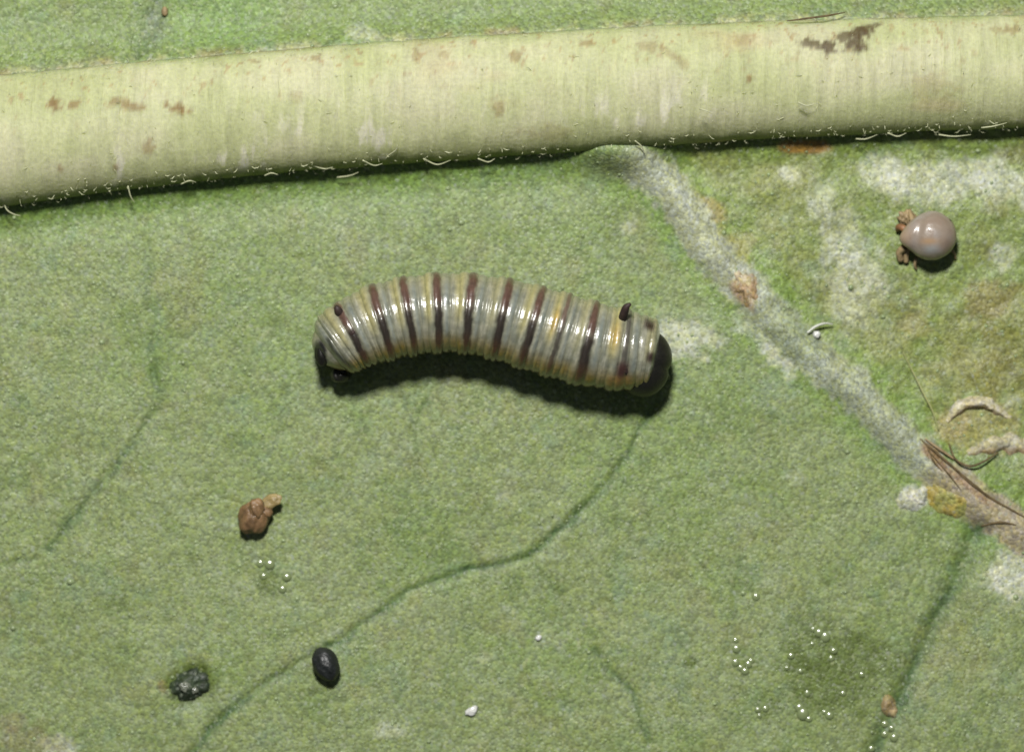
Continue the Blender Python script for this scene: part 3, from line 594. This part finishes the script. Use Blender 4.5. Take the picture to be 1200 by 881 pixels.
def crf(V):
    W = V*np.array([.175, .21, .15])*(1+.2*n3(V, 1.6, 12)+.10*n3(V, 4.6, 13)+.05*n3(V, 10, 14))[:, None]
    a = math.radians(-28); return np.stack([W[:, 0]*math.cos(a)-W[:, 1]*math.sin(a), W[:, 0]*math.sin(a)+W[:, 1]*math.cos(a), W[:, 2]], -1)
obj('lump', ball_mesh('lump', crf, 34, 46), CRUMB, cr, loc=cra(297, 606, .12))
obj('lump', ball_mesh('lump_top', lambda V: V*np.array([.09, .12, .09])*(1+.25*n3(V, 3, 22))[:, None], 20, 26), CRUMB, cr, loc=cra(300, 596, .22))
obj('lump', ball_mesh('lump_side', lambda V: V*np.array([.10, .09, .08])*(1+.3*n3(V, 3, 24))[:, None], 20, 26), CRUMB, cr, loc=cra(310, 600, .14))
obj('flake', ball_mesh('flake', lambda V: (V*np.array([.13, .08, .045])+np.stack([0*V[:, 0], .04*V[:, 0], .03*V[:, 0]], -1))*(1+.35*n3(V, 2.2, 32)+.2*n3(V, 5, 33))[:, None], 26, 34), TANF, cr, loc=cra(316, 588, .15))
PELL = plain('pellet_black', (34, 37, 36), .45, .5, .45, 16, .7)
lumpy('frass_pellet', 382, 778, .15, .205, .15, 25, PELL, 'matt black oval dropping beside the dark vein', 'dropping', 2.4, .09, 41, .1)
draped('frass_pellet', 223, 803, .25, .19, 18, .09, [(40, 52, 34), (58, 72, 50)], 'wet dark green flattened dropping sunk in a dark stain', 'dropping', .5, 51)
GREYG = plain('grey_grain', (128, 132, 116), .3, .6, .35, 12, .6, coat=.5)
for gx_, gy_, gr_, gl_ in ((217, 804, .055, 'larger grey glistening grain stuck on the wet dark dropping'), (228, 808, .04, 'smaller grey glistening grain stuck on the wet dark dropping')):
    o = lumpy('mineral_grain', gx_, gy_, gr_*1.2, gr_, gr_*.6, 10, GREYG, gl_, 'grain', 2.2, .4, 54+gr_*100, 0, 'grains on the wet dropping'); o.location.z = hz(gx_, gy_)+.09
draped('buff_grain', 1042, 828, .10, .14, 10, .05, [(168, 148, 110), (150, 138, 96)], 'small flat buff grain beside droplets on the broad dark vein', 'grain', .3, 61)
draped('resin_fleck', 1110, 588, .27, .15, -36, .05, [(172, 156, 82), (158, 158, 90)], 'yellow amber fleck lying against the torn pale vein', 'fleck', .5, 64)
draped('white_flake', 1070, 584, .19, .15, 15, .04, [(206, 206, 190), (184, 188, 168)], 'small white crusty flake beside the amber fleck', 'flake', .7, 71)
FIBW = plain('white_fibre', (214, 216, 204), .35, .5, .1); FIBG = plain('straw_fibre', (172, 176, 116), .5, .4, .15); FIBB = plain('brown_fibre', (108, 92, 62), .65, .2, .4, 10, .3)
def strand(name, pts, rad, mat, lab=None, category=None, flat=1, parent=None, n=8, seg=28):
    pts = [P(a, b, hz(a, b)+z) for a, b, z in pts]
    return obj(name, tube_mesh(name, pts, rad, n, flat, seg), mat, parent, None, lab, category)
ribbon('shed_skin', [(1110, 494), (1120, 480), (1138, 472), (1156, 473), (1168, 480), (1186, 490)], [4, 8, 9, 8, 6, 3], .10, [(186, 176, 142), (204, 198, 172), (150, 120, 80)], 'pale curled scrap of shed skin above the dark thread', 'scrap', 3)
ribbon('shed_skin', [(1132, 530), (1156, 523), (1180, 520), (1206, 523), (1240, 532)], [4, 9, 13, 12, 4], .06, [(178, 172, 138), (196, 194, 170), (170, 140, 100)], 'flat whitish shed scrap beside the torn vein, larger than the curled one', 'scrap', 8)
strand('dark_thread', [(1112, 520, .05), (1120, 538, .06), (1136, 546, .07), (1152, 541, .08), (1170, 530, .04)], [.008, .012, .014, .012, .008], FIBB, 'thin dark brown thread hooked over the torn vein', 'thread')
strand('straw_fibre', [(1058, 412, .03), (1070, 436, .04), (1084, 464, .05), (1093, 482, .04), (1100, 504, .02)], [.005, .010, .013, .012, .008], FIBG, 'straight straw-coloured fibre below the swollen aphid', 'fibre')
strand('white_fibre', [(946, 390, .07), (955, 383, .09), (966, 379, .10), (976, 380, .06)], [.012, .016, .013, .006], FIBW, 'short white curled fibre on the pale side vein', 'fibre')
strand('dark_fibre', [(922, 25, .15), (945, 22, .2), (968, 19, .2), (990, 15, .12)], [.006, .012, .012, .006], FIBB, 'fine dark fibre lying along the upper edge of the midrib', 'fibre')
SVO = bpy.data.objects['side_vein']
for pts, rad in (([(1078, 514, .02), (1092, 526, .03), (1112, 543, .03), (1132, 560, .02), (1150, 574, .01)], [.006, .014, .016, .012, .006]), ([(1086, 522, .02), (1094, 540, .03), (1104, 552, .02)], [.006, .012, .006]),
                 ([(1118, 550, .01), (1140, 568, .03), (1165, 586, .02), (1190, 600, .02), (1215, 614, .02)], [.006, .014, .016, .012, .008]), ([(1150, 616, .01), (1172, 612, .02), (1195, 616, .01)], [.008, .016, .008]), ([(1090, 530, .03), (1112, 556, .03), (1126, 574, .02)], [.005, .009, .005])):
    strand('torn_fibre', pts, rad, FIBB, parent=SVO)
strand('torn_fibre', [(1084, 514, .03), (1104, 528, .05), (1122, 540, .03)], [.01, .018, .01], TAN, parent=SVO)
draped('torn_skin', 874, 336, .13, .2, 25, .05, [(176, 150, 112), (190, 178, 146)], None, None, .9, 91, SVO)

# ------------------------------------------------------------------ droplets and specks
dropm = ball_mesh('droplet', lambda V: V*np.array([1, 1, .55]), 12, 16)
dropm.materials.append(DROPM)
def drops(spots, lab, group):
    big = max(p[2] for p in spots); nb = sum(p[2] == big for p in spots); sm = min(p[2] for p in spots); ns = sum(p[2] == sm for p in spots); lab0 = lab
    for px, py, r in spots:
        lab = lab0.replace('tiny bright', 'largest bright') if r == big and nb == 1 and len(spots) > 2 else lab0.replace('tiny bright', 'smallest faint') if r == sm and ns == 1 and len(spots) > 2 else lab0
        r = r*1.15/100; z = hz(px, py)+r*.1
        o = obj('droplet', dropm, None, None, P(px, py, z), lab, 'droplet', group); o.scale = (r, r*random.uniform(.85, 1.1), r*random.uniform(.85, 1))
drops([(305, 660, 4), (316, 661, 5.5), (309, 675, 3.4), (336, 676, 5), (331, 690, 4.4)], 'tiny bright droplet in the cluster beneath the brown crumb', 'droplets beneath the brown crumb')
drops([(863, 760, 4.5), (862, 776, 4), (868, 782, 3.4), (873, 786, 4.5), (877, 778, 4), (880, 774, 3.4), (862, 750, 3)], 'tiny bright droplet in the ring-shaped cluster near the dull green stain', 'droplets in the ring-shaped cluster')
drops([(960, 741, 5), (967, 746, 5.5), (953, 737, 3.4), (977, 762, 4.2), (974, 771, 3.4), (927, 768, 4), (938, 786, 3), (922, 782, 3), (952, 754, 2.6), (988, 812, 3.4), (946, 812, 3.4), (1010, 790, 3)], 'tiny bright droplet on the dull green wet stain', 'droplets on the wet stain')
drops([(937, 829, 5), (941, 836, 6.5), (948, 842, 4), (972, 838, 4.6), (966, 834, 3)], 'tiny bright droplet at the lower rim of the wet stain', 'droplets at the rim of the wet stain')
drops([(888, 831, 3.8), (897, 830, 3.8), (890, 838, 2.6)], 'tiny bright droplet in the pair below the ring-shaped cluster', 'droplets in a pair')
drops([(1037, 848, 4.2), (1045, 853, 3.6), (1037, 860, 4.2), (1048, 864, 4.6), (1021, 877, 4)], 'tiny bright droplet below the flat buff grain', 'droplets below the buff grain')
drops([(886, 699, 4.4)], 'lone tiny droplet above the ring-shaped cluster', 'lone droplets')
SPK = plain('salt_speck', (236, 236, 230), .3, .6, .1, 20, .5, coat=.5)
lumpy('white_speck', 553, 833, .07, .05, .03, 30, SPK, 'white glittering speck alone on the leaf below the dark vein', 'speck', 2.2, .6, 83, .3, None, 14, 18)
lumpy('white_speck', 631, 747, .04, .03, .02, 30, SPK, 'faint white speck beside the small dark vein end', 'speck', 3, .3, 84, .2, None, 12, 14)
lumpy('white_speck', 957, 392, .045, .045, .04, 0, SPK, 'shiny white speck at the foot of the curled white fibre', 'speck', 3, .2, 85, .0, None, 12, 14)
lumpy('white_speck', 193, 14, .04, .06, .04, 0, TAN, 'small tan speck on the grey vein above the midrib', 'speck', 3, .2, 86, .1, None, 12, 14)
